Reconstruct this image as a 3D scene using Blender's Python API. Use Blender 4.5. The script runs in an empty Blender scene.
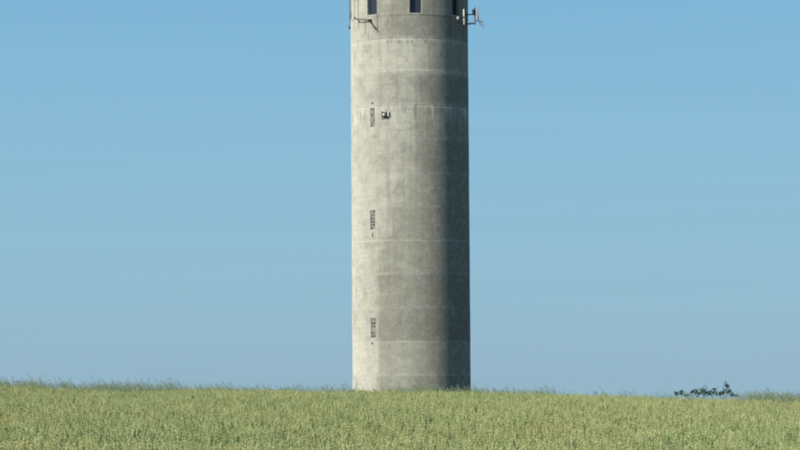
import bpy, bmesh, math, random
import numpy as np
from mathutils import Matrix, Vector
R = math.radians
random.seed(7); rng = np.random.default_rng(11)
scene = bpy.context.scene
C = scene.collection

# ------------------------------------------------------------------ camera, sky, sun, exposure
FPX = 3275.0                      # focal length in pixels of an 800 px wide picture
EYE = 1.6
PITCH, ROLL = math.atan(185 / FPX), R(-0.37)
cd = bpy.data.cameras.new('camera'); cam = bpy.data.objects.new('camera', cd); C.objects.link(cam)
cd.sensor_width = 36; cd.lens = 36 * FPX / 800; cd.clip_start = 0.5; cd.clip_end = 9000
cam.matrix_world = Matrix.Translation((0, 0, EYE)) @ Matrix.Rotation(R(90) + PITCH, 4, 'X') @ Matrix.Rotation(ROLL, 4, 'Z')
scene.camera = cam

SUN_AZ, SUN_EL = R(-51.5), R(33)    # azimuth measured at the tower from the direction to the camera, minus = left
sd = Vector((math.sin(SUN_AZ) * math.cos(SUN_EL), -math.cos(SUN_AZ) * math.cos(SUN_EL), math.sin(SUN_EL)))
sl = bpy.data.lights.new('sun', 'SUN'); sl.energy = 4.4; sl.angle = R(0.53); sl.color = (1.0, 0.93, 0.82)
so = bpy.data.objects.new('sun', sl); C.objects.link(so)
so.rotation_euler = sd.to_track_quat('Z', 'Y').to_euler()

w = bpy.data.worlds.new('World'); scene.world = w; w.use_nodes = True
nt = w.node_tree; nt.nodes.clear()
sky = nt.nodes.new('ShaderNodeTexSky'); sky.sky_type = 'NISHITA'; sky.sun_disc = False
sky.sun_elevation = SUN_EL; sky.sun_rotation = math.atan2(sd.x, sd.y)
sky.altitude = 0; sky.air_density = 1.0; sky.dust_density = 0.6; sky.ozone_density = 3.0
tint = nt.nodes.new('ShaderNodeMix'); tint.data_type = 'RGBA'; tint.blend_type = 'MULTIPLY'
tint.inputs[0].default_value = 1.0; tint.inputs[7].default_value = (0.88, 1.0, 1.0, 1)
bg = nt.nodes.new('ShaderNodeBackground'); bg.inputs[1].default_value = 0.085
wo = nt.nodes.new('ShaderNodeOutputWorld')
# the lowest degrees of the sky: clear summer air, the same all round
tc = nt.nodes.new('ShaderNodeTexCoord'); nm = nt.nodes.new('ShaderNodeVectorMath'); nm.operation = 'NORMALIZE'
sx_ = nt.nodes.new('ShaderNodeSeparateXYZ'); cr_ = nt.nodes.new('ShaderNodeValToRGB'); cr_.color_ramp.interpolation = 'B_SPLINE'
mr_ = nt.nodes.new('ShaderNodeMapRange'); mr_.interpolation_type = 'SMOOTHSTEP'
mr_.inputs[1].default_value = .12; mr_.inputs[2].default_value = .55; mr_.inputs[3].default_value = .92; mr_.inputs[4].default_value = 0
K = 0.085 * 2 ** 0.45
def skc(r, g, b): return tuple((((c / 255 + .055) / 1.055) ** 2.4) / K for c in (r, g, b))
stops = [(0.0, (145, 180, 202)), (.018, (145, 181, 204)), (.0335, (143, 184, 208)), (.064, (140, 186, 212)), (.095, (133, 184, 215)), (.124, (127, 181, 214)), (.22, (108, 167, 212)), (.5, (80, 140, 200))]
el = cr_.color_ramp.elements
while len(el) < len(stops): el.new(.5)
CS = 12.0
for e, (p, c) in zip(el, stops): e.position = p; e.color = (*[v / CS for v in skc(*c)], 1)
sc_ = nt.nodes.new('ShaderNodeVectorMath'); sc_.operation = 'SCALE'; sc_.inputs['Scale'].default_value = CS
mx_ = nt.nodes.new('ShaderNodeMix'); mx_.data_type = 'RGBA'
nt.links.new(tc.outputs['Generated'], nm.inputs[0]); nt.links.new(nm.outputs[0], sx_.inputs[0]); nt.links.new(sx_.outputs[2], cr_.inputs[0]); nt.links.new(sx_.outputs[2], mr_.inputs[0])
nt.links.new(cr_.outputs[0], sc_.inputs[0]); nt.links.new(mr_.outputs[0], mx_.inputs[0]); nt.links.new(sky.outputs[0], tint.inputs[6])
mp_ = nt.nodes.new('ShaderNodeMapping'); mp_.inputs['Scale'].default_value = (5, 5, 150); no_ = nt.nodes.new('ShaderNodeTexNoise'); no_.inputs['Scale'].default_value = 1; no_.inputs['Detail'].default_value = 3
ma_ = nt.nodes.new('ShaderNodeMapRange'); ma_.inputs[1].default_value = .3; ma_.inputs[2].default_value = .7; ma_.inputs[3].default_value = CS * .986; ma_.inputs[4].default_value = CS * 1.012
nt.links.new(nm.outputs[0], mp_.inputs[0]); nt.links.new(mp_.outputs[0], no_.inputs['Vector']); nt.links.new(no_.outputs[0], ma_.inputs[0]); nt.links.new(ma_.outputs[0], sc_.inputs['Scale'])
nt.links.new(tint.outputs[2], mx_.inputs[6]); nt.links.new(sc_.outputs[0], mx_.inputs[7]); nt.links.new(mx_.outputs[2], bg.inputs[0]); nt.links.new(bg.outputs[0], wo.inputs[0])
scene.view_settings.view_transform = 'Standard'; scene.view_settings.look = 'None'
scene.view_settings.gamma = 1; scene.view_settings.exposure = 0.45
scene.render.engine = 'CYCLES'; scene.cycles.filter_width = 2.2

# ------------------------------------------------------------------ node helpers
class G:
    def __init__(s, name):
        s.m = bpy.data.materials.new(name); s.m.use_nodes = True; s.t = s.m.node_tree
        s.t.nodes.clear(); s.out = s.t.nodes.new('ShaderNodeOutputMaterial')
        s.b = s.t.nodes.new('ShaderNodeBsdfPrincipled'); s.t.links.new(s.b.outputs[0], s.out.inputs[0])
        s.b.inputs['Specular IOR Level'].default_value = 0.3
    def put(s, sock, v):
        if isinstance(v, bpy.types.NodeSocket): s.t.links.new(v, sock)
        elif v is not None:
            if isinstance(v, (tuple, list)) and len(v) == 3 and sock.type == 'RGBA': v = (*v, 1)
            sock.default_value = v
    def n(s, typ, **kw):
        nd = s.t.nodes.new(typ)
        for k, v in kw.items(): setattr(nd, k, v)
        return nd
    def M(s, op, a, b=None, c=None, clamp=False):
        nd = s.n('ShaderNodeMath', operation=op, use_clamp=clamp)
        for i, v in enumerate((a, b, c)): s.put(nd.inputs[i], v)
        return nd.outputs[0]
    def ss(s, x, lo, hi, a=0.0, b=1.0):
        nd = s.n('ShaderNodeMapRange', interpolation_type='SMOOTHSTEP')
        for i, v in enumerate((x, lo, hi, a, b)): s.put(nd.inputs[i], v)
        return nd.outputs[0]
    def lin(s, x, lo, hi, a=0.0, b=1.0):
        nd = s.n('ShaderNodeMapRange')
        for i, v in enumerate((x, lo, hi, a, b)): s.put(nd.inputs[i], v)
        return nd.outputs[0]
    def mix(s, f, a, b, mode='MIX'):
        nd = s.n('ShaderNodeMix', data_type='RGBA', blend_type=mode)
        s.put(nd.inputs[0], f); s.put(nd.inputs[6], a); s.put(nd.inputs[7], b)
        return nd.outputs[2]
    def vec(s, x, y, z):
        nd = s.n('ShaderNodeCombineXYZ')
        for i, v in enumerate((x, y, z)): s.put(nd.inputs[i], v)
        return nd.outputs[0]
    def noise(s, v, scale=1, detail=3, rough=.5):
        nd = s.n('ShaderNodeTexNoise'); s.put(nd.inputs['Vector'], v)
        nd.inputs['Scale'].default_value = scale; nd.inputs['Detail'].default_value = detail; nd.inputs['Roughness'].default_value = rough
        return nd.outputs[0]
    def bump(s, h, strength, dist):
        nd = s.n('ShaderNodeBump'); nd.inputs['Strength'].default_value = strength; nd.inputs['Distance'].default_value = dist
        s.put(nd.inputs['Height'], h); s.t.links.new(nd.outputs[0], s.b.inputs['Normal'])

def plain(name, col, rough=.6, metal=0.0, var=.25, scale=6):
    g = G(name); co = g.n('ShaderNodeTexCoord').outputs['Object']
    f = g.noise(co, scale, 4, .6)
    dk = tuple(c * (1 - var) for c in col)
    g.put(g.b.inputs['Base Color'], g.mix(f, col, dk)); g.b.inputs['Roughness'].default_value = rough
    g.b.inputs['Metallic'].default_value = metal
    return g.m

# ------------------------------------------------------------------ object helpers
def link(o, parent=None):
    C.objects.link(o)
    if parent: o.parent = parent
    return o
def mesh_obj(name, verts, faces, mat, parent=None, smooth=False, data_only=False):
    me = bpy.data.meshes.new(name); me.from_pydata(verts, [], faces); me.update()
    if mat: me.materials.append(mat)
    if smooth: me.polygons.foreach_set('use_smooth', [True] * len(me.polygons))
    if data_only: return me
    return link(bpy.data.objects.new(name, me), parent)
def bm_obj(name, bm, mat, parent=None, smooth=False):
    me = bpy.data.meshes.new(name); bm.to_mesh(me); bm.free(); me.materials.append(mat)
    if smooth: me.polygons.foreach_set('use_smooth', [True] * len(me.polygons))
    return link(bpy.data.objects.new(name, me), parent)
def empty(name, loc, label, cat, group=None):
    o = bpy.data.objects.new(name, None); o.location = loc; C.objects.link(o); o.empty_display_size = .2
    return tag(o, label, cat, group)
def tag(o, label, cat, group=None):
    o['label'] = label; o['category'] = cat
    if group: o['group'] = group
    return o
def box(bm, c, s, rz=0.0, bev=0.0):
    g = bmesh.ops.create_cube(bm, size=1)
    m = Matrix.Translation(c) @ Matrix.Rotation(rz, 4, 'Z') @ Matrix.Diagonal((*s, 1))
    bmesh.ops.transform(bm, matrix=m, verts=g['verts'])
    if bev:
        es = list({e for v in g['verts'] for e in v.link_edges})
        bmesh.ops.bevel(bm, geom=es, offset=bev, segments=1, affect='EDGES')
def tube(bm, pts, r, n=8):
    pts = [Vector(p) for p in pts]; rings = []
    rs = r if isinstance(r, (list, tuple)) else [r] * len(pts)
    for i, p in enumerate(pts):
        d = (pts[min(i + 1, len(pts) - 1)] - pts[max(i - 1, 0)]).normalized()
        a = d.orthogonal().normalized() if abs(d.z) < .9 else d.cross(Vector((0, 1, 0))).normalized()
        b = d.cross(a)
        rings.append([bm.verts.new(p + (a * math.cos(2 * math.pi * k / n) + b * math.sin(2 * math.pi * k / n)) * rs[i]) for k in range(n)])
    for A, B in zip(rings, rings[1:]):
        for k in range(n): bm.faces.new((A[k], A[(k + 1) % n], B[(k + 1) % n], B[k]))
    bm.faces.new(rings[0][::-1]); bm.faces.new(rings[-1])

# ------------------------------------------------------------------ terrain
CROP = 0.85                       # height of the standing cereal
def ground(x, d):
    x = np.asarray(x, float); d = np.asarray(d, float)
    q = -.211 + .0390 * d - .0001678 * d * d - CROP
    near = .263 * np.clip(d, -200, 40) / 40 * (d > 0)
    z = np.where(d < 40, near, q)
    d1 = 150.; z1 = -.211 + .0390 * d1 - .0001678 * d1 * d1 - CROP; s1 = .0390 - .0003356 * d1
    t = np.clip((d - d1), 0, None)
    z = np.where(d > d1, z1 + s1 * 60 * (1 - np.exp(-t / 60)), z)
    xs = 70 * np.tanh(x / 70)
    return z - TILT * xs * np.clip(d / 40, 0, 1) + UND(xs, d)
TILT = .0235
def UND(x, d):
    return .05 * np.sin(x * .33 + 1.1) * np.clip((d - 30) / 40, 0, 1) + .03 * np.sin(x * .9 + d * .13)

xs = np.unique(np.concatenate([np.linspace(-40, 40, 81), np.sign(np.linspace(-1, 1, 41)) * (40 + 3000 * np.abs(np.linspace(-1, 1, 41)) ** 3)]))
ds = np.concatenate([-np.geomspace(2000, 5, 14), np.linspace(0, 260, 105), np.geomspace(270, 6000, 30)])
XX, DD = np.meshgrid(xs, ds); ZZ = ground(XX, DD)
nv = np.stack([XX.ravel(), DD.ravel(), ZZ.ravel()], 1).tolist(); W = len(xs)
fc = [(j * W + i, j * W + i + 1, (j + 1) * W + i + 1, (j + 1) * W + i) for j in range(len(ds) - 1) for i in range(W - 1)]
g = G('field_soil'); co = g.n('ShaderNodeTexCoord').outputs['Object']
n1 = g.noise(co, .8, 6, .6); n2 = g.noise(co, 14, 5, .6)
c1 = g.mix(g.ss(n1, .35, .65), (.085, .095, .035), (.11, .085, .05)); g.put(g.b.inputs['Base Color'], g.mix(n2, c1, (.05, .06, .025)))
g.b.inputs['Roughness'].default_value = .95; g.bump(n2, .6, .05)
gr = mesh_obj('ground', nv, fc, g.m, smooth=True); gr['kind'] = 'structure'

# ------------------------------------------------------------------ the tower
TD = 222.0; RAD = 4.0
TX = 0.72
def zpx(y): return EYE + (410 - y) * (TD - RAD) / FPX          # height on the front of the shaft for a photo row
def cxp(y): return 408.6 + y * .0064
def thp(x, y): return math.asin(max(-1, min(1, (x - cxp(y)) / 58.6)))
TZ = float(ground(TX, TD)) - .1
def on_wall(th, z, r=RAD): return Vector((math.sin(th) * r, -math.cos(th) * r, z))

tower = empty('water_tower', (TX, TD, 0), 'tall round concrete water tower with weathered grey shaft standing behind the field', 'water tower')

def concrete_material():
    g = G('weathered_concrete')
    co = g.n('ShaderNodeTexCoord').outputs['Object']
    sp = g.n('ShaderNodeSeparateXYZ'); g.put(sp.inputs[0], co)
    X, Y, Z = sp.outputs
    th = g.M('ARCTAN2', X, g.M('MULTIPLY', Y, -1.0)); u = g.M('MULTIPLY', th, RAD)
    rnd = g.n('ShaderNodeObjectInfo').outputs['Random']
    fine = g.noise(co, 9, 5, .65); mid = g.noise(co, 1.3, 5, .6); big = g.noise(g.vec(u, 3.3, g.M('MULTIPLY', Z, .6)), .5, 4, .55)
    streak = g.noise(g.vec(g.M('MULTIPLY', u, 3.2), 0.0, g.M('MULTIPLY', Z, .22)), 1, 5, .6)
    streak2 = g.noise(g.vec(g.M('MULTIPLY', u, 9), 5.0, g.M('MULTIPLY', Z, .7)), 1, 4, .6)
    board = g.noise(g.vec(g.M('MULTIPLY', u, .5), 9.0, g.M('MULTIPLY', Z, 7.0)), 1, 3, .6)
    col = g.mix(g.ss(mid, .3, .7), (.52, .515, .44), (.435, .435, .375))
    col = g.mix(g.ss(board, .35, .7, 0, .34), col, (.36, .355, .30))
    col = g.mix(g.ss(streak, .5, .75, 0, .35), col, (.40, .39, .33)); bl0 = g.noise(g.vec(u, Z, 4.4), .8, 4, .6)
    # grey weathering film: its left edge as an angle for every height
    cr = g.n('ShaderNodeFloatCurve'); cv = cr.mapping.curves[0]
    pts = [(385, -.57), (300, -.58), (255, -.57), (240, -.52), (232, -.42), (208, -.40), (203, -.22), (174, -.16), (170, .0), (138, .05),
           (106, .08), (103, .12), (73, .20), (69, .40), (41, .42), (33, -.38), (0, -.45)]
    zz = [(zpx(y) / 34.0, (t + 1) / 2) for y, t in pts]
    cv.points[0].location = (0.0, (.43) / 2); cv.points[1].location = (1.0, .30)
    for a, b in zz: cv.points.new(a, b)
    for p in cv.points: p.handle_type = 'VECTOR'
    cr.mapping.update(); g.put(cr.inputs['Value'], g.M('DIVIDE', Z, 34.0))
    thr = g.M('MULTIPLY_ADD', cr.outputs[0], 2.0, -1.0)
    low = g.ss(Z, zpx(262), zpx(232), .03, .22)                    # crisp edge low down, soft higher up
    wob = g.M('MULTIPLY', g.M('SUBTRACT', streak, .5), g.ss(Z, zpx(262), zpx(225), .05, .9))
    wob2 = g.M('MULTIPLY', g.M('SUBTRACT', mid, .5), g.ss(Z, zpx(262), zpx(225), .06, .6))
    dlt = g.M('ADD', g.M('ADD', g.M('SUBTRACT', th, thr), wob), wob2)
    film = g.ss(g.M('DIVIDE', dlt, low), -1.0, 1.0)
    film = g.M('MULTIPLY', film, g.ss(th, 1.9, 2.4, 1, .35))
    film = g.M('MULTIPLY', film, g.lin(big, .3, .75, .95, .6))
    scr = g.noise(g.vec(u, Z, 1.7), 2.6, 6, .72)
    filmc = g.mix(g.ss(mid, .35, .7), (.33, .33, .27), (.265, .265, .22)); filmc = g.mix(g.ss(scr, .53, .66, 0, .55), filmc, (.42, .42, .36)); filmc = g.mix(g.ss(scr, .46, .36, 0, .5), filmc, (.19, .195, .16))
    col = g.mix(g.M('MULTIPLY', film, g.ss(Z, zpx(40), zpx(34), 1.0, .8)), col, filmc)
    edge = g.M('MULTIPLY', g.ss(g.M('ABSOLUTE', g.M('ADD', dlt, .03)), .01, .05, 1, 0), g.M('MULTIPLY', g.ss(Z, zpx(240), zpx(262)), g.ss(bl0, .45, .62, .1, .6)))
    col = g.mix(edge, col, (.36, .31, .245))
    # algae plus painted shade: colour darkens softly towards the side away from the sun
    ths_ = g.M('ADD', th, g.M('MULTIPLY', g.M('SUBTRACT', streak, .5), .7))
    algae_shade = g.M('MULTIPLY', g.ss(ths_, -.05, .62), g.ss(th, 1.9, 2.5, 1, .2))
    algae_shade = g.M('MULTIPLY', algae_shade, g.lin(mid, .3, .7, .95, .72))
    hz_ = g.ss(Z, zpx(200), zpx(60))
    algae_shade = g.M('MULTIPLY', algae_shade, g.M('MULTIPLY_ADD', hz_, -.42, 1.0))
    col = g.mix(algae_shade, col, g.mix(g.ss(scr, .45, .62), (.20, .21, .18), (.28, .29, .25)))
    bl = g.noise(g.vec(u, Z, 7.7), .9, 6, .68)
    col = g.mix(g.ss(bl, .49, .66, 0, .48), col, (.27, .27, .22)); col = g.mix(g.ss(bl, .44, .32, 0, .3), col, (.50, .50, .43))
    # lime at the pour joints, per lift tone, drips below one joint
    fr = g.M('FRACT', g.M('DIVIDE', g.M('SUBTRACT', Z, zpx(104.6)), LIFT))
    dj = g.M('MINIMUM', fr, g.M('SUBTRACT', 1.0, fr))
    topz = g.ss(Z, zpx(30), zpx(36), 0, 1)
    lime = g.M('MULTIPLY', g.ss(dj, .0, g.ss(Z, zpx(110), zpx(104), .055, .16), 1, 0), g.ss(mid, .40, .6, .15, .85)); lime = g.M('MULTIPLY', g.M('MULTIPLY', lime, topz), g.M('MULTIPLY_ADD', algae_shade, -.6, 1.0))
    col = g.mix(lime, col, (.52, .52, .45))
    wide = g.noise(g.vec(g.M('MULTIPLY', u, 2.1), 31.0, g.M('MULTIPLY', Z, .25)), 1, 5, .65)
    drip = g.M('MULTIPLY', g.M('MAXIMUM', g.ss(streak2, .57, .66), g.ss(wide, .54, .64)), g.M('MULTIPLY', g.ss(Z, zpx(104.9), zpx(104.4), 1, 0), g.ss(Z, zpx(132), zpx(104), 0, .8)))
    col = g.mix(drip, col, (.62, .62, .56))
    drk = g.M('MULTIPLY', g.ss(wide, .46, .36), g.M('MULTIPLY', g.ss(Z, zpx(104.9), zpx(104.4), 1, 0), g.ss(Z, zpx(172), zpx(110), 0, .6)))
    col = g.mix(drk, col, (.19, .19, .16))
    run = g.M('MULTIPLY', g.ss(wide, .47, .36), g.M('MULTIPLY', g.ss(Z, zpx(40), zpx(30), 0, .55), g.ss(th, -.6, -.3)))
    col = g.mix(run, col, (.17, .175, .14))
    runs = g.M('MULTIPLY', g.ss(g.noise(g.vec(g.M('MULTIPLY', u, 1.6), 77.0, g.M('MULTIPLY', Z, .12)), 1, 6, .65), .50, .66, 0, .45), g.ss(th, -.75, -.2, .35, 1))
    col = g.mix(runs, col, (.23, .23, .19))
    # row of small dark patches below the top joint
    cell = g.noise(g.vec(g.M('MULTIPLY', u, 5.5), 2.0, 0.5), 1, 3, .6)
    row = g.M('MULTIPLY', g.ss(cell, .44, .60), g.M('MULTIPLY', g.ss(g.M('ABSOLUTE', g.M('SUBTRACT', Z, zpx(40.3))), .07, .16, .6, 0),
              g.M('MULTIPLY', g.ss(th, -.42, -.36), g.ss(th, .30, .42, 1, 0))))
    col = g.mix(row, col, (.17, .17, .14))
    # rust runs under the bracket at the top left
    rust = None
    for px, ya, yb, wd in ((358.3, 0, 27, .022), (365.4, 17, 32, .020), (377.3, 13, 33, .022), (368, 30, 40, .02)):
        t0 = thp(px, (ya + yb) / 2) * RAD
        k = g.M('MULTIPLY', g.ss(g.M('ABSOLUTE', g.M('SUBTRACT', u, t0)), wd, wd * 3, 1, 0),
                g.M('MULTIPLY', g.ss(Z, zpx(yb), zpx(yb - 6), 0, .7), g.ss(Z, zpx(ya), zpx(ya - .5), 1, 0) if ya else 1.0))
        rust = k if rust is None else g.M('MAXIMUM', rust, k)
    col = g.mix(rust, col, (.16, .10, .07))
    col = g.mix(1.0, col, g.n('ShaderNodeCombineColor').outputs[0], 'MULTIPLY') if False else col
    at = g.n('ShaderNodeAttribute', attribute_type='OBJECT', attribute_name='tone')
    tone = g.M('ADD', g.M('MULTIPLY_ADD', g.M('SUBTRACT', at.outputs['Fac'], 1.0), g.ss(th, -.75, -.35, .35, 1), 1.0), g.M('MULTIPLY', g.M('SUBTRACT', fine, .5), .75))
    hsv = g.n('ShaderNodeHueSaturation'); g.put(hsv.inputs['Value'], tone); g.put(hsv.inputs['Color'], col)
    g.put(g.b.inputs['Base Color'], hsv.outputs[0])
    g.b.inputs['Roughness'].default_value = .9; g.b.inputs['Diffuse Roughness'].default_value = 0.8
    g.b.inputs['Specular IOR Level'].default_value = .15
    h = g.M('ADD', g.M('MULTIPLY', fine, .5), g.M('ADD', g.M('MULTIPLY', board, .6), g.M('MULTIPLY', streak2, .35)))
    g.bump(h, .5, .03)
    return g.m
LIFT = zpx(70.8) - zpx(104.6)
concrete = concrete_material()

def ring_part(name, z0, z1, r, holes=(), mat=concrete, seg=144, groove=.014, depth=.25):
    """one poured lift of the shaft: outer skin with real openings, chamfered joints, jambs"""
    ths = sorted(set([round(-math.pi + 2 * math.pi * k / seg, 5) for k in range(seg)]))
    for h in holes: ths = [t for t in ths if all(abs(t - e) > .008 for e in h[:2])] + list(h[:2])
    ths = sorted(set(ths)); zs = sorted(set([z0 + .022, z1 - .01] + [e for h in holes for e in h[2:4]]))
    V = []; F = []; SM = []
    def v(t, z, rr): V.append(tuple(on_wall(t, z, rr))); return len(V) - 1
    prof = [(z0 + .003, r - .15), (z0 + .003, r - groove), (zs[0], r), None] + [(z, r) for z in zs] + [None, (zs[-1], r), (z1, r - groove), (z1, r - .15)]
    grid = [p and [v(t, p[0], p[1]) for t in ths] for p in prof]; n = len(ths)
    for j in range(len(prof) - 1):
        if not prof[j] or not prof[j + 1]: continue
        for i in range(n):
            ta, tb = ths[i], ths[(i + 1) % n]
            if i == n - 1: tb += 2 * math.pi
            tm = (ta + tb) / 2; zm = (prof[j][0] + prof[j + 1][0]) / 2
            if any(h[0] < tm < h[1] and h[2] < zm < h[3] for h in holes): continue
            F.append((grid[j][i], grid[j][(i + 1) % n], grid[j + 1][(i + 1) % n], grid[j + 1][i])); SM.append(4 <= j < len(prof) - 4)
    for a, b, lo, hi in holes:
        inn = [t for t in ths if a <= t <= b]
        for t0, t1 in zip(inn, inn[1:]):
            for z in (lo, hi):
                F.append((v(t0, z, r), v(t1, z, r), v(t1, z, r - depth), v(t0, z, r - depth))); SM.append(False)
        for t in (a, b):
            F.append((v(t, lo, r), v(t, hi, r), v(t, hi, r - depth), v(t, lo, r - depth))); SM.append(False)
    o = mesh_obj(name, V, F, mat, tower)
    o.data.polygons.foreach_set('use_smooth', SM)
    return o

joints = [TZ] + [zpx(104.6) - LIFT * k for k in range(8, -3, -1)] + [zpx(13.5)]
if joints[1] - joints[0] < 1.0: joints.pop(1)
# openings in the shaft (photo column left, right, row top, bottom)
slots = [(370.3, 374.6, 105.9, 125.2, 7), (370.2, 375.0, 209.2, 229.0, 6), (370.9, 375.6, 317.7, 337.8, 6)]
vents = [(371.6, 373.2, 100.2, 102.0), (371.9, 373.0, 232.0, 236.0), (371.5, 373.0, 342.0, 344.0)]
def hole(xa, xb, ya, yb): ym = (ya + yb) / 2; return (thp(xa, ym), thp(xb, ym), zpx(yb), zpx(ya))
slot_h = [hole(*s[:4]) for s in slots]; vent_h = [hole(*s) for s in vents]
TONES = [.97, 1.08, .88, .90, 1.02, .97, 1.04, .97, 1.02, .90, 1.10, .86]
for i, (a, b) in enumerate(zip(joints, joints[1:])):
    hs = [h for h in slot_h + vent_h if a < h[2] < b]
    rg = ring_part('concrete_ring', a, b, RAD + random.uniform(-.008, .008), hs, depth=.15)
    rg['tone'] = TONES[len(TONES) - (len(joints) - 1) + i]
print('joints', len(joints) - 1)
# head of the tower with its ring of openings; most of it is above the picture
zw0, zw1 = zpx(12.0), zpx(12.0) + 2.3
WT = [R(6.2 + 45.0 * k) for k in range(-3, 5)]
WT = [(t + math.pi) % (2 * math.pi) - math.pi for t in WT]
half = R(5.9)
win_h = [(t - half, t + half, zw0, zw1) for t in WT]
hd_ = ring_part('tower_head', zpx(13.5), zw1 + .9, RAD + .01, win_h, depth=.32)
cn_ = ring_part('cornice', zw1 + .9, zw1 + 1.3, RAD + .22, groove=.05)
bm = bmesh.new()
bmesh.ops.create_cone(bm, cap_ends=True, segments=72, radius1=RAD + .15, radius2=.5, depth=1.1, matrix=Matrix.Translation((0, 0, zw1 + 1.3 + .553)))
bm_obj('roof', bm, plain('roof_concrete', (.40, .39, .35), .9, 0, .3, 2), tower)
bm = bmesh.new()
bmesh.ops.create_circle(bm, cap_ends=True, segments=48, radius=RAD + .1, matrix=Matrix.Translation((0, 0, zw1 + .9)))
sf_ = bm_obj('soffit', bm, concrete, tower)
hd_['tone'] = .94; cn_['tone'] = 1.0; sf_['tone'] = 1.0

dark_glass = G('dark_glass'); dark_glass.b.inputs['Base Color'].default_value = (.030, .038, .052, 1)
dark_glass.b.inputs['Roughness'].default_value = .12; dark_glass.b.inputs['Specular IOR Level'].default_value = .3
co = dark_glass.n('ShaderNodeTexCoord').outputs['Object']; dark_glass.bump(dark_glass.noise(co, 2.5, 2), .15, .02)
dark_glass = dark_glass.m
frame_m = plain('dark_frame', (.045, .04, .035), .6)
sill_m = plain('pale_sill', (.50, .49, .43), .85, 0, .35, 5)
for t in WT:
    # window of the head: frame > panes, with a pale sill
    wz = (zw0 + zw1) / 2; wd = 2 * RAD * math.sin(half); ri = RAD - .27
    M4 = Matrix.Translation(on_wall(t, 0, ri)) @ Matrix.Rotation(t, 4, 'Z')
    bm = bmesh.new(); f = .05; hh = zw1 - zw0; ww = wd - .01
    box(bm, (-ww / 2 + f / 2, 0, wz), (f, .06, hh)); box(bm, (ww / 2 - f / 2, 0, wz), (f, .06, hh))
    box(bm, (0, 0, zw0 + f / 2 + .03), (ww - 2 * f - .004, .056, f)); box(bm, (0, 0, zw1 - f / 2), (ww - 2 * f - .004, .056, f)); box(bm, (0, 0, wz + .25), (ww - 2 * f - .004, .05, f))
    bmesh.ops.transform(bm, matrix=M4, verts=bm.verts); wf = bm_obj('window', bm, frame_m, tower)
    for lo, hi in ((zw0 + .082, wz + .22), (wz + .28, zw1 - .052)):
        bm = bmesh.new(); box(bm, (0, .01, (lo + hi) / 2), (ww - 2 * f - .004, .012, hi - lo)); bmesh.ops.transform(bm, matrix=M4, verts=bm.verts)
        bm_obj('pane', bm, dark_glass, wf)
    bm = bmesh.new(); box(bm, (0, -.155, zw0 + .012), (wd - .01, .25, .045), 0, .008); bmesh.ops.transform(bm, matrix=M4, verts=bm.verts)
    bm_obj('sill', bm, sill_m, wf)

# glass block strips
gbm = []
for i, (c, r_) in enumerate((((.10, .125, .12), .15), ((.05, .065, .065), .12), ((.20, .23, .215), .25), ((.02, .028, .03), .1))):
    q = G('glass_block_%s' % ('green', 'dark', 'pale', 'black')[i]); q.b.inputs['Base Color'].default_value = (*c, 1); q.b.inputs['Roughness'].default_value = r_
    co = q.n('ShaderNodeTexCoord').outputs['Object']; q.bump(q.noise(co, 18, 2), .5, .01); gbm.append(q.m)
mortar = plain('mortar', (.42, .41, .36), .95, 0, .3, 20)
vent_m = plain('vent_dark', (.03, .03, .028), .9)
for (a, b, lo, hi), s in zip(slot_h, slots):
    rows = s[4]; tm = (a + b) / 2; wd = 2 * RAD * math.sin((b - a) / 2) - .004; hh = hi - lo - .004; ri = RAD - .085
    M4 = Matrix.Translation(on_wall(tm, 0, ri)) @ Matrix.Rotation(tm, 4, 'Z')
    bm = bmesh.new(); bar = .035
    for k in range(3): box(bm, ((k - 1) * (wd / 2 - bar / 2), 0, (lo + hi) / 2), (bar, .06, hh))
    cw = (wd - 3 * bar) / 2
    for k in range(rows + 1):
        for sx in (-1, 1): box(bm, (sx * (bar / 2 + cw / 2), .002, lo + .002 + bar / 2 + k * (hh - bar) / rows), (cw + .001, .058, bar))
    bmesh.ops.transform(bm, matrix=M4, verts=bm.verts); wn = bm_obj('glass_block_window', bm, mortar, tower)
    ch = (hh - bar) / rows - bar
    bm = bmesh.new(); box(bm, (0, 0, 0), (cw - .002, .05, ch - .002), 0, .018); me = None
    proto = {}
    for k in range(rows):
        for sx in (-1, 1):
            kind = random.choices((0, 1, 2, 3), (.3, .35, .2, .15) if s[2] > 150 else (.4, .12, .42, .06))[0]
            if kind not in proto:
                m2 = bpy.data.meshes.new('glass_block'); bm.to_mesh(m2); m2.materials.append(gbm[kind]); proto[kind] = m2
            o = link(bpy.data.objects.new('glass_block', proto[kind]), wn)
            o.matrix_local = M4 @ Matrix.Translation((sx * (bar / 2 + cw / 2), .004, lo + .002 + bar + ch / 2 + k * (hh - bar) / rows))
    bm.free()
for a, b, lo, hi in vent_h:
    bm = bmesh.new(); box(bm, (0, 0, 0), (RAD * (b - a) - .004, .03, hi - lo - .004))
    bmesh.ops.transform(bm, matrix=Matrix.Translation(on_wall((a + b) / 2, (lo + hi) / 2, RAD - .11)) @ Matrix.Rotation((a + b) / 2, 4, 'Z'), verts=bm.verts)
    bm_obj('vent', bm, vent_m, tower)

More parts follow.
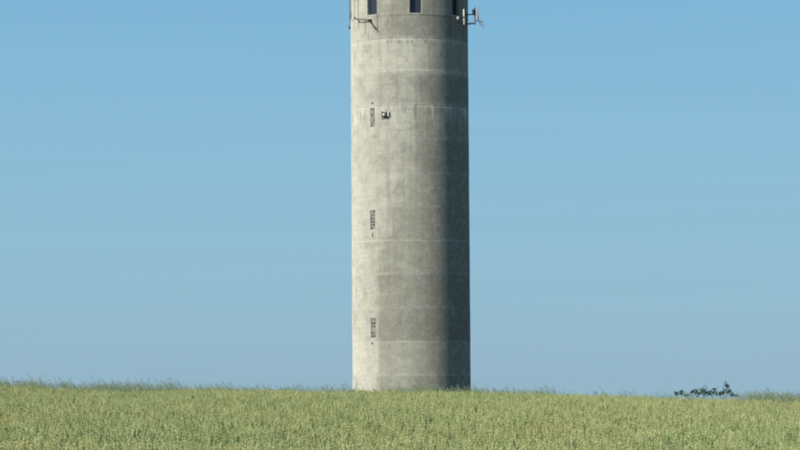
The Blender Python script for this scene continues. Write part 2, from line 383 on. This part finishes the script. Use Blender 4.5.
# ------------------------------------------------------------------ things fixed to the tower
black = plain('black_metal', (.022, .022, .024), .5); galv = plain('galvanised_steel', (.16, .18, .21), .45, .5)
white = plain('white_paint', (.66, .66, .62), .5, 0, .1); cream = plain('cream_paint', (.62, .60, .50), .6, 0, .15)
pinkish = plain('pale_plastic', (.42, .38, .42), .5, 0, .15); grid_m = plain('grey_mesh_wire', (.42, .46, .50), .5, .1)
O = Vector((TX, TD, 0))
def wp(x, y, r=RAD + .04):
    """tower-local point just off the wall behind a photo pixel"""
    t = thp(x, y); return on_wall(t, zpx(y), r)
def thing(name, at, label, cat, group=None): return empty(name, O + at, label, cat, group)
def part(name, base, fn, mat, parent, smooth=False):
    bm = bmesh.new(); fn(bm); bmesh.ops.translate(bm, vec=-base, verts=bm.verts)
    return bm_obj(name, bm, mat, parent, smooth)

b0 = wp(371, 17)
t = thing('antenna_bracket', b0, 'bent black steel bracket bolted below the left window of the tower head', 'bracket')
part('arm', b0, lambda bm: tube(bm, [wp(358.2, 12.3, 4.32), wp(359.6, 14.2, 4.30), wp(362.5, 15.6, 4.26), wp(368, 16.3, 4.18), wp(370.5, 17.3, 4.12)], [.045, .055, .035, .04, .05]), black, t)
part('arm', b0, lambda bm: tube(bm, [wp(371, 18.2, 4.12), wp(373.5, 21.8, 4.16), wp(376.3, 25.2, 4.2), wp(377, 27.2, 4.2)], [.04, .035, .05, .05]), black, t)
part('clamp_plate', b0, lambda bm: box(bm, wp(370.6, 17.3, 4.08), (.20, .17, .17), thp(370.6, 17), .02), black, t)
part('cable', b0, lambda bm: tube(bm, [wp(358.3, -26, 4.3), wp(358.3, 13, 4.3)], .014, 6), frame_m, t)
b0 = wp(387, 60)
o = part('cable', b0, lambda bm: tube(bm, [wp(386.4, 14, 4.004), wp(386.8, 60, 4.004), wp(387.3, 100, 4.004), wp(387.6, 109, 4.03), wp(386.6, 111.3, 4.07)], .013, 6), plain('pale_cable', (.58, .57, .50), .8, 0, .2, 1.2), None)
o.location = O + b0; tag(o, 'thin pale cable running straight down the shaft to the small black lamp', 'cable')
b0 = wp(385, 114)
t = thing('floodlight', b0, 'small black lamp with white face on shaft beside topmost glass block strip', 'floodlight')
ta = thp(385, 114)
def fl(dx, dz, out): return b0 + Vector((math.cos(ta) * dx + math.sin(ta) * out, math.sin(ta) * dx - math.cos(ta) * out, dz))
part('housing', b0, lambda bm: box(bm, fl(0, .02, .07), (.40, .14, .30), ta, .03), black, t)
part('lens', b0, lambda bm: bmesh.ops.create_cone(bm, cap_ends=True, segments=16, radius1=.085, radius2=.07, depth=.05,
     matrix=Matrix.Translation(fl(-.02, .03, .165)) @ Matrix.Rotation(ta, 4, 'Z') @ Matrix.Rotation(R(90), 4, 'X')), white, t)
for pa, pb in (((-.17, -.12, .1), (-.19, -.28, .03)), ((.13, -.12, .1), (.17, -.28, .03)), ((-.15, .18, .1), (-.2, .27, .03)), ((.12, .18, .1), (.2, .30, .03))):
    part('foot', b0, lambda bm: tube(bm, [fl(*pa), fl(*pb)], .032, 6), black, t)
part('cover', b0, lambda bm: box(bm, fl(.27, .08, .06), (.07, .10, .36), ta, .012), white, t)

b0 = wp(350.2, 10)
bm0 = lambda bm: (tube(bm, [wp(350.0, -26, 4.05) , wp(350.1, 17.5, 4.05)], .018, 6), box(bm, wp(350.1, 19.0, 4.07), (.12, .12, .18), thp(350.1, 19), .01))
o = part('lightning_conductor', b0, bm0, frame_m, None); o.location = O + b0
tag(o, 'dark thin rod down the left edge of the tower ending in a small box', 'conductor')

def sidepx(x, y, yd):        # tower-local point for a photo pixel at a given depth (minus = towards camera)
    return Vector(((x - cxp(y)) * (TD + yd) / FPX, yd, EYE + (410 - y) * (TD + yd) / FPX))
b0 = sidepx(463.6, 16, -2.75)
t = thing('pole_antenna', b0, 'cream upright pole antenna on the dark right side of the tower', 'antenna')
part('radome', b0, lambda bm: tube(bm, [sidepx(463.3, 8, -2.75), sidepx(463.4, 8.4, -2.75), sidepx(463.9, 23.6, -2.75), sidepx(463.9, 24, -2.75)], [.03, .052, .052, .03], 12), cream, t, True)
for y in (12.5, 20.5):
    part('clamp', b0, lambda bm: tube(bm, [sidepx(463.6, y, -2.75), sidepx(463.6, y, -2.75) * 1.0 + Vector((-.35, .62, 0))], .022, 6), galv, t)
part('collar', b0, lambda bm: box(bm, sidepx(463.6, 16.3, -2.75), (.13, .13, .10), 0, .015), frame_m, t)
b0 = sidepx(457.8, 17, -2.9)
o = part('junction_box', b0, lambda bm: (box(bm, sidepx(457.8, 17, -2.9), (.16, .16, .20), R(55), .02),
     tube(bm, [sidepx(457.8, 17, -2.9), sidepx(457.8, 17, -2.9) + Vector((-.05, .35, 0))], .02, 6)), pinkish, None)
o.location = O + b0; tag(o, 'small pale box on the dark wall left of the pole antenna', 'box')

YM = -1.7
b0 = sidepx(474.5, 16, YM)
t = thing('antenna_mount', b0, 'grey steel mast held off the right tower edge by two horizontal arms', 'antenna mount')
part('mast', b0, lambda bm: tube(bm, [sidepx(474.7, 7.4, YM), sidepx(474.7, 24, YM)], .05, 10), galv, t)
part('arm', b0, lambda bm: tube(bm, [sidepx(462.8, 13.6, YM), sidepx(475, 13.6, YM)], .04, 8), frame_m, t)
part('arm', b0, lambda bm: tube(bm, [sidepx(462.8, 23.5, YM), sidepx(470, 22.8, YM), sidepx(475.5, 22.2, YM)], .05, 8), frame_m, t)
b0 = sidepx(473.2, 10.5, YM - .15)
o = part('radio_unit', b0, lambda bm: (box(bm, sidepx(473.2, 10.8, YM - .12), (.14, .14, .34), R(25), .02), tube(bm, [sidepx(474.4, 5.5, YM - .1), sidepx(474.4, 9, YM - .1)], .016, 6)), frame_m, None)
o.location = O + b0; tag(o, 'small dark radio unit clamped to the top of the mast beside the tower', 'radio unit')
b0 = sidepx(476.4, 14, YM)
o = part('panel_antenna', b0, lambda bm: box(bm, sidepx(476.6, 13.6, YM - .05), (.12, .10, .78), R(-20), .03), pinkish, None)
o.location = O + b0; tag(o, 'pale upright panel antenna on the right side of the mast', 'antenna')
# wire mesh dish seen nearly edge-on, tilted
b0 = sidepx(479.3, 20.5, YM)
t = thing('dish_antenna', b0, 'grey wire mesh dish antenna facing right, outermost on the mast', 'dish antenna')
def dish(bm):
    A = Matrix.Translation(b0) @ Matrix.Rotation(R(14), 4, 'Z') @ Matrix.Rotation(R(66), 4, 'Y') @ Matrix.Rotation(0, 4, 'X')
    def q(x, y): return A @ Vector((x, y, .35 * (x * x + y * y)))
    hx, hy = .55, .36
    for k in range(17):
        x = -hx + 2 * hx * k / 16; e = hy * math.sqrt(max(.12, 1 - (x / hx) ** 2 * .85))
        tube(bm, [q(x, -e), q(x, 0), q(x, e)], .010, 4)
    for y in (-.24, -.08, .08, .24):
        tube(bm, [q(-hx * .9, y), q(0, y), q(hx * .9, y)], .012, 4)
part('reflector', b0, dish, grid_m, t)
part('feed', b0, lambda bm: (tube(bm, [b0 + Vector((-.28, 0, .04)), sidepx(481, 20.9, YM)], .018, 6), box(bm, sidepx(481.2, 21, YM), (.14, .08, .09), 0, .01)), frame_m, t)

# ------------------------------------------------------------------ cereal crop
def leaf_mat(name, ca, cb, cc, trans=.25):
    g = G(name); rnd = g.n('ShaderNodeObjectInfo').outputs['Random']
    co = g.n('ShaderNodeTexCoord').outputs['Object']
    pos = g.n('ShaderNodeNewGeometry').outputs['Position']
    patch = g.noise(pos, .35, 3, .6); f = g.noise(co, 25, 2)
    c = g.mix(g.ss(rnd, .1, .95), ca, cb); c = g.mix(g.ss(patch, .40, .68, 0, .75), c, cc)
    hs = g.n('ShaderNodeHueSaturation'); g.put(hs.inputs['Color'], c); g.put(hs.inputs['Value'], g.lin(f, .3, .7, .8, 1.2)); c = hs.outputs[0]
    g.put(g.b.inputs['Base Color'], c); g.b.inputs['Roughness'].default_value = .55
    tr = g.n('ShaderNodeBsdfTranslucent'); g.put(tr.inputs[0], c); mx = g.n('ShaderNodeMixShader'); mx.inputs[0].default_value = trans
    g.t.links.new(g.b.outputs[0], mx.inputs[1]); g.t.links.new(tr.outputs[0], mx.inputs[2]); g.t.links.new(mx.outputs[0], g.out.inputs[0])
    return g.m
ear_m = leaf_mat('cereal_ear', (.30, .37, .155), (.49, .52, .25), (.48, .465, .21), .12)
lf_m = leaf_mat('cereal_leaf', (.075, .165, .075), (.12, .22, .095), (.15, .22, .085), .22)
dry_m = leaf_mat('dry_grass', (.20, .28, .15), (.29, .31, .17), (.22, .28, .15), .3)

class PM:
    def __init__(s): s.v = []; s.f = []; s.m = []
    def quad(s, a, b, c, d, m): i = len(s.v); s.v += [tuple(a), tuple(b), tuple(c), tuple(d)]; s.f.append((i, i + 1, i + 2, i + 3)); s.m.append(m)
    def tri(s, a, b, c, m): i = len(s.v); s.v += [tuple(a), tuple(b), tuple(c)]; s.f.append((i, i + 1, i + 2)); s.m.append(m)
    def prism(s, pts, rs, m, n=3):
        rings = []
        for p, r in zip(pts, rs):
            i = len(s.v); s.v += [(p[0] + r * math.cos(2 * math.pi * k / n), p[1] + r * math.sin(2 * math.pi * k / n), p[2]) for k in range(n)]; rings.append(i)
        for a, b in zip(rings, rings[1:]):
            for k in range(n): s.f.append((a + k, a + (k + 1) % n, b + (k + 1) % n, b + k)); s.m.append(m)
    def mesh(s, name, mats):
        me = bpy.data.meshes.new(name); me.from_pydata(s.v, [], s.f)
        for m in mats: me.materials.append(m)
        me.polygons.foreach_set('material_index', s.m); me.update(); return me
def stalk(P, x, y, h, lean, ang):
    dx, dy = math.cos(ang) * lean, math.sin(ang) * lean
    p = lambda t: Vector((x + dx * t * t, y + dy * t * t, h * t))
    P.prism([p(.0), p(.5), p(.92)], [.0035, .003, .0022], 1)
    # ear: alternating fat spikelets round an axis
    d = (Vector((dx * 1.4, dy * 1.4, h))).normalized(); L = random.uniform(.09, .13); b = p(.9)
    nod = Vector((dx, dy, 0)) * random.uniform(.05, .5) 
    a0 = random.uniform(0, 6.3)
    for k in range(6):
        c = b + d * (L * (k + .3) / 6) + nod * (k / 6) ** 2
        a = a0 + k * math.pi + random.uniform(-.3, .3); r = .0125 * (1 - .45 * abs(k - 2.3) / 3.7); s_ = L / 6 * 1.5
        o1 = Vector((math.cos(a), math.sin(a), 0)) * r; o2 = Vector((-math.sin(a), math.cos(a), 0)) * r * .8
        q0 = c + o1 * 1.1; top = c + d * s_ * .8 + o1 * .9; bot = c - d * s_ * .3
        P.tri(bot, q0 + o2, top, 0); P.tri(bot, top, q0 - o2, 0); P.tri(bot, c - o1 * .4 + o2, top, 0); P.tri(bot, top, c - o1 * .4 - o2, 0)
        if k > 2 and random.random() < .6:
            e = top + d * random.uniform(.02, .045) + o1 * 1.5; P.tri(top - o2 * .12, top + o2 * .12, e, 0)
    for k in range(random.choice((1, 2, 2))):
        t = random.uniform(.58, .86); q = p(t); a = random.uniform(0, 6.3); wv = random.uniform(.005, .009); Lf = random.uniform(.12, .24)
        o = Vector((math.cos(a), math.sin(a), 0)); s_ = Vector((-math.sin(a), math.cos(a), 0)) * wv; up = random.uniform(.5, 1.3)
        q1 = q + o * Lf * .3 + Vector((0, 0, Lf * .35 * up)); q2 = q + o * Lf * .7 + Vector((0, 0, Lf * .38 * up)); q3 = q + o * Lf + Vector((0, 0, Lf * .15 * up - .02))
        P.quad(q - s_ * .6, q + s_ * .6, q1 + s_, q1 - s_, 1); P.quad(q1 - s_, q1 + s_, q2 + s_ * .8, q2 - s_ * .8, 1); P.tri(q2 - s_ * .8, q2 + s_ * .8, q3, 1)
crop_col = bpy.data.collections.new('crop_plants'); 
for k in range(9):
    P = PM()
    for j in range(5):
        stalk(P, random.uniform(-.07, .07), random.uniform(-.07, .07), CROP * random.uniform(.84, 1.04), random.uniform(.0, .07), random.uniform(0, 6.3))
    o = bpy.data.objects.new('cereal_plant', P.mesh('cereal_plant', [ear_m, lf_m])); crop_col.objects.link(o)
grass_col = bpy.data.collections.new('grass_plants')
for k in range(7):
    P = PM()
    for j in range(random.choice((1, 2, 3))):
        x, y = random.uniform(-.06, .06), random.uniform(-.06, .06); h = random.uniform(.85, 1.0); ang = math.pi + random.uniform(-.7, .7); ln = random.uniform(.1, .32)
        p = lambda t: Vector((x + math.cos(ang) * ln * t ** 2.5, y + math.sin(ang) * ln * t ** 2.5, h * (t - .10 * ln * t ** 4)))
        P.prism([p(0), p(.5), p(.8), p(1)], [.003, .0028, .002, .001], 1)
        for q in range(16):
            t = random.uniform(.74, 1.0); c = p(t); a = random.uniform(0, 6.3); rr = random.uniform(.01, .05) * (1.15 - t) * 4
            e = c + Vector((math.cos(a) * rr - .02, math.sin(a) * rr, random.uniform(-.02, .045)))
            s_ = Vector((random.uniform(-1, 1), random.uniform(-1, 1), 0)).normalized() * .0045
            m_ = (c + e) / 2; P.tri(c - s_ * .2, c + s_ * .2, e, 0); P.quad(e - s_, e + Vector((0, 0, .014)), e + s_, e - Vector((.004, 0, .022)), 0)
        for q in range(1):
            t = random.uniform(.4, .7); c = p(t); a = random.uniform(0, 6.3); o_ = Vector((math.cos(a), math.sin(a), .6)) * .2; s_ = Vector((-math.sin(a), math.cos(a), 0)) * .005
            P.quad(c - s_, c + s_, c + o_ + s_ * .6, c + o_ - s_ * .6, 1); P.tri(c + o_ - s_ * .6, c + o_ + s_ * .6, c + o_ * 1.6 - Vector((0, 0, .05)), 1)
    o = bpy.data.objects.new('grass_plant', P.mesh('grass_plant', [dry_m, dry_m])); grass_col.objects.link(o)

def scatter(name, label_kind, pts, rots, scl, coll):
    me = bpy.data.meshes.new(name); me.vertices.add(len(pts)); me.vertices.foreach_set('co', pts.astype(np.float32).ravel())
    a = me.attributes.new('rot', 'FLOAT_VECTOR', 'POINT'); a.data.foreach_set('vector', rots.astype(np.float32).ravel())
    a = me.attributes.new('scl', 'FLOAT', 'POINT'); a.data.foreach_set('value', scl.astype(np.float32))
    o = link(bpy.data.objects.new(name, me)); o['kind'] = 'stuff'; o['label'] = label_kind[0]; o['category'] = label_kind[1]
    ng = bpy.data.node_groups.new(name, 'GeometryNodeTree')
    ng.interface.new_socket('Geometry', in_out='INPUT', socket_type='NodeSocketGeometry'); ng.interface.new_socket('Geometry', in_out='OUTPUT', socket_type='NodeSocketGeometry')
    N = ng.nodes.new; L = ng.links.new
    gi = N('NodeGroupInput'); go = N('NodeGroupOutput'); ip = N('GeometryNodeInstanceOnPoints'); ci = N('GeometryNodeCollectionInfo')
    ci.inputs[0].default_value = coll; ci.inputs['Separate Children'].default_value = True; ci.inputs['Reset Children'].default_value = True
    ip.inputs['Pick Instance'].default_value = True
    r1 = N('GeometryNodeInputNamedAttribute'); r1.data_type = 'FLOAT_VECTOR'; r1.inputs[0].default_value = 'rot'
    r2 = N('GeometryNodeInputNamedAttribute'); r2.data_type = 'FLOAT'; r2.inputs[0].default_value = 'scl'
    rv = N('FunctionNodeRandomValue'); rv.data_type = 'INT'; rv.inputs['Min'].default_value = 0; rv.inputs['Max'].default_value = len(coll.objects) - 1
    L([s for s in rv.outputs if s.type == 'INT'][0], ip.inputs['Instance Index'])
    L(gi.outputs[0], ip.inputs['Points']); L(ci.outputs[0], ip.inputs['Instance']); L(r1.outputs[0], ip.inputs['Rotation']); L(r2.outputs[0], ip.inputs['Scale'])
    L(ip.outputs[0], go.inputs[0])
    md = o.modifiers.new('scatter', 'NODES'); md.node_group = ng
    return o
def vnoise(x, y, s, seed):
    r = np.random.default_rng(seed); T = r.random((64, 64)); x = x / s; y = y / s
    xi = np.floor(x).astype(int); yi = np.floor(y).astype(int); fx = x - xi; fy = y - yi; fx = fx * fx * (3 - 2 * fx); fy = fy * fy * (3 - 2 * fy)
    g_ = lambda i, j: T[i % 64, j % 64]
    return (g_(xi, yi) * (1 - fx) + g_(xi + 1, yi) * fx) * (1 - fy) + (g_(xi, yi + 1) * (1 - fx) + g_(xi + 1, yi + 1) * fx) * fy - .5

D0, D1, DEN = 34.0, 120.0, 34.0
cnt = int(DEN * (.175 * (D1 ** 2 - D0 ** 2) + 3 * (D1 - D0)))
dd = np.sqrt(rng.uniform(D0 ** 2, D1 ** 2, cnt)); xx = rng.uniform(-1, 1, cnt) * (.175 * dd + 1.5)
pts = np.stack([xx, dd, ground(xx, dd) - .02], 1)
rots = np.stack([rng.normal(0, .09, cnt), rng.normal(-.03, .09, cnt), rng.uniform(0, 6.28, cnt)], 1)
scl = 1.0 + vnoise(xx, dd, 2.5, 1) * .07 + vnoise(xx, dd, .45, 2) * .16 + rng.normal(0, .055, cnt)
scatter('cereal_crop', ('standing green cereal crop ripening across the sloping field', 'crop'), pts, rots, scl, crop_col)
print('crop clumps', cnt)

# taller wild grass along the crest of the field
gp = []; gs = []
def dens(px):
    if px < 190: return 1.1
    if px < 360: return .8
    if px < 400: return .35
    if px < 475: return .75
    if px < 560: return .95
    if px < 745: return .4
    return 1.3
for _ in range(6500):
    px = random.uniform(-120, 920); d = random.uniform(96, 122)
    k = dens(px) * (0.75 + .5 * float(vnoise(np.array([px]), np.array([1.]), 16, 5)[0] + .5))
    if random.random() > k * .6: continue
    x = (px - 400) / FPX * d
    top = 1.0 + abs(random.gauss(0, .12)) + (.07 if px < 190 or px > 750 else 0) + (.06 if px > 750 else 0) + (.04 if 470 < px < 570 else 0) + (.03 if px < 350 else 0)
    gp.append((x, d, float(ground(x, d)))); gs.append(top * 1.03)
for _ in range(46):                # a loose tuft in front of the foot of the tower
    px = random.gauss(431, 9); d = random.uniform(104, 120); x = (px - 400) / FPX * d
    gp.append((x, d, float(ground(x, d)))); gs.append(random.uniform(1.15, 1.5))
for _ in range(150):               # taller dry grass growing into the crop at the right
    px = random.uniform(742, 900); d = random.uniform(72, 118); x = (px - 400) / FPX * d
    gp.append((x, d, float(ground(x, d)))); gs.append(random.uniform(1.0, 1.22))
gp = np.array(gp); n_ = len(gp)
gr_ = np.stack([rng.normal(0, .06, n_), rng.normal(-.10, .10, n_), rng.normal(0, .5, n_)], 1)
scatter('wild_grass', ('thin dry wild grass heads rising above the crop along the crest', 'grass'), gp, gr_, np.array(gs), grass_col)

# ------------------------------------------------------------------ dark shrub behind the crest, right
sd_ = 121.0; sx = (705 - 400) / FPX * sd_
def spt(px, y, dz=0):                     # a point near the shrub's distance
    d = sd_ + dz; return Vector(((px - 400) / FPX * d, d, EYE + (410 - y - (px - 400) * .0065) * d / FPX))
base = Vector((sx, sd_, float(ground(sx, sd_))))
shrub = empty('shrub', base, 'low dark leafy shrub poking above the crop at right of the tower', 'shrub')
bark = plain('shrub_bark', (.07, .055, .04), .9); sh_leaf = leaf_mat('shrub_leaf', (.06, .115, .085), (.10, .17, .125), (.08, .14, .10), .4)  # leaf colour lifted so that it carries the distance haze
tips = [(675, 393.5, .9), (680, 392.3, 1.1), (684.5, 395.5, .8), (690, 392, .8), (694, 391.5, 1.1), (697, 393.5, 1.0), (701.5, 390.0, 1.3), (703, 393, 1.2), (706.5, 393.5, 1.2),
        (710, 393, .9), (712.8, 389, .7), (714.5, 393.5, .9), (718.5, 393.5, .8), (722, 392, .9), (725.5, 386.3, 1.1), (727.5, 391.5, 1.2), (731, 394.5, .7), (735, 396, .7)]
bmS = bmesh.new(); P = PM()
for px, y, s in tips:
    e = spt(px, y, random.uniform(-.5, .5)); a = base + Vector((random.uniform(-.3, .3) + (e.x - base.x) * .3, random.uniform(-.2, .2), 0)); m = a.lerp(e, .55) + Vector(((e.x - a.x) * .12, 0, -.05))
    tube(bmS, [a - base, m - base, e - base], [.014, .008, .004], 5)
    for k in range(int(38 * s)):
        c = e + Vector((random.gauss(0, .055 * s), random.gauss(0, .07 * s), random.gauss(0, .05 * s)))
        n = Vector((random.uniform(-1, 1), random.uniform(-1, 1), random.uniform(-.4, 1))).normalized(); t_ = n.orthogonal().normalized() * random.uniform(.03, .052); b_ = n.cross(t_) * .6
        c -= base; P.quad(c - t_, c - b_, c + t_, c + b_, 0)
    for k in range(int(30 * s)):          # sparser leaves down the twig
        q = m.lerp(e, random.random()) + Vector((random.gauss(0, .05), random.gauss(0, .06), random.gauss(0, .04))) - base
        n = Vector((random.uniform(-1, 1), random.uniform(-1, 1), random.uniform(-.4, 1))).normalized(); t_ = n.orthogonal().normalized() * .025; b_ = n.cross(t_) * .5
        P.quad(q - t_, q - b_, q + t_, q + b_, 0)
for k in range(420):
    q = spt(random.uniform(674, 737), 0, random.uniform(-.6, .6)); q.z = base.z + random.uniform(.45, .95) + .05 * math.sin(q.x * 4)
    q -= base; n = Vector((random.uniform(-1, 1), random.uniform(-1, 1), random.uniform(-.4, 1))).normalized(); t_ = n.orthogonal().normalized() * random.uniform(.025, .045); b_ = n.cross(t_) * .6
    P.quad(q - t_, q - b_, q + t_, q + b_, 0)
bm_obj('stems', bmS, bark, shrub)
link(bpy.data.objects.new('foliage', P.mesh('foliage', [sh_leaf])), shrub)
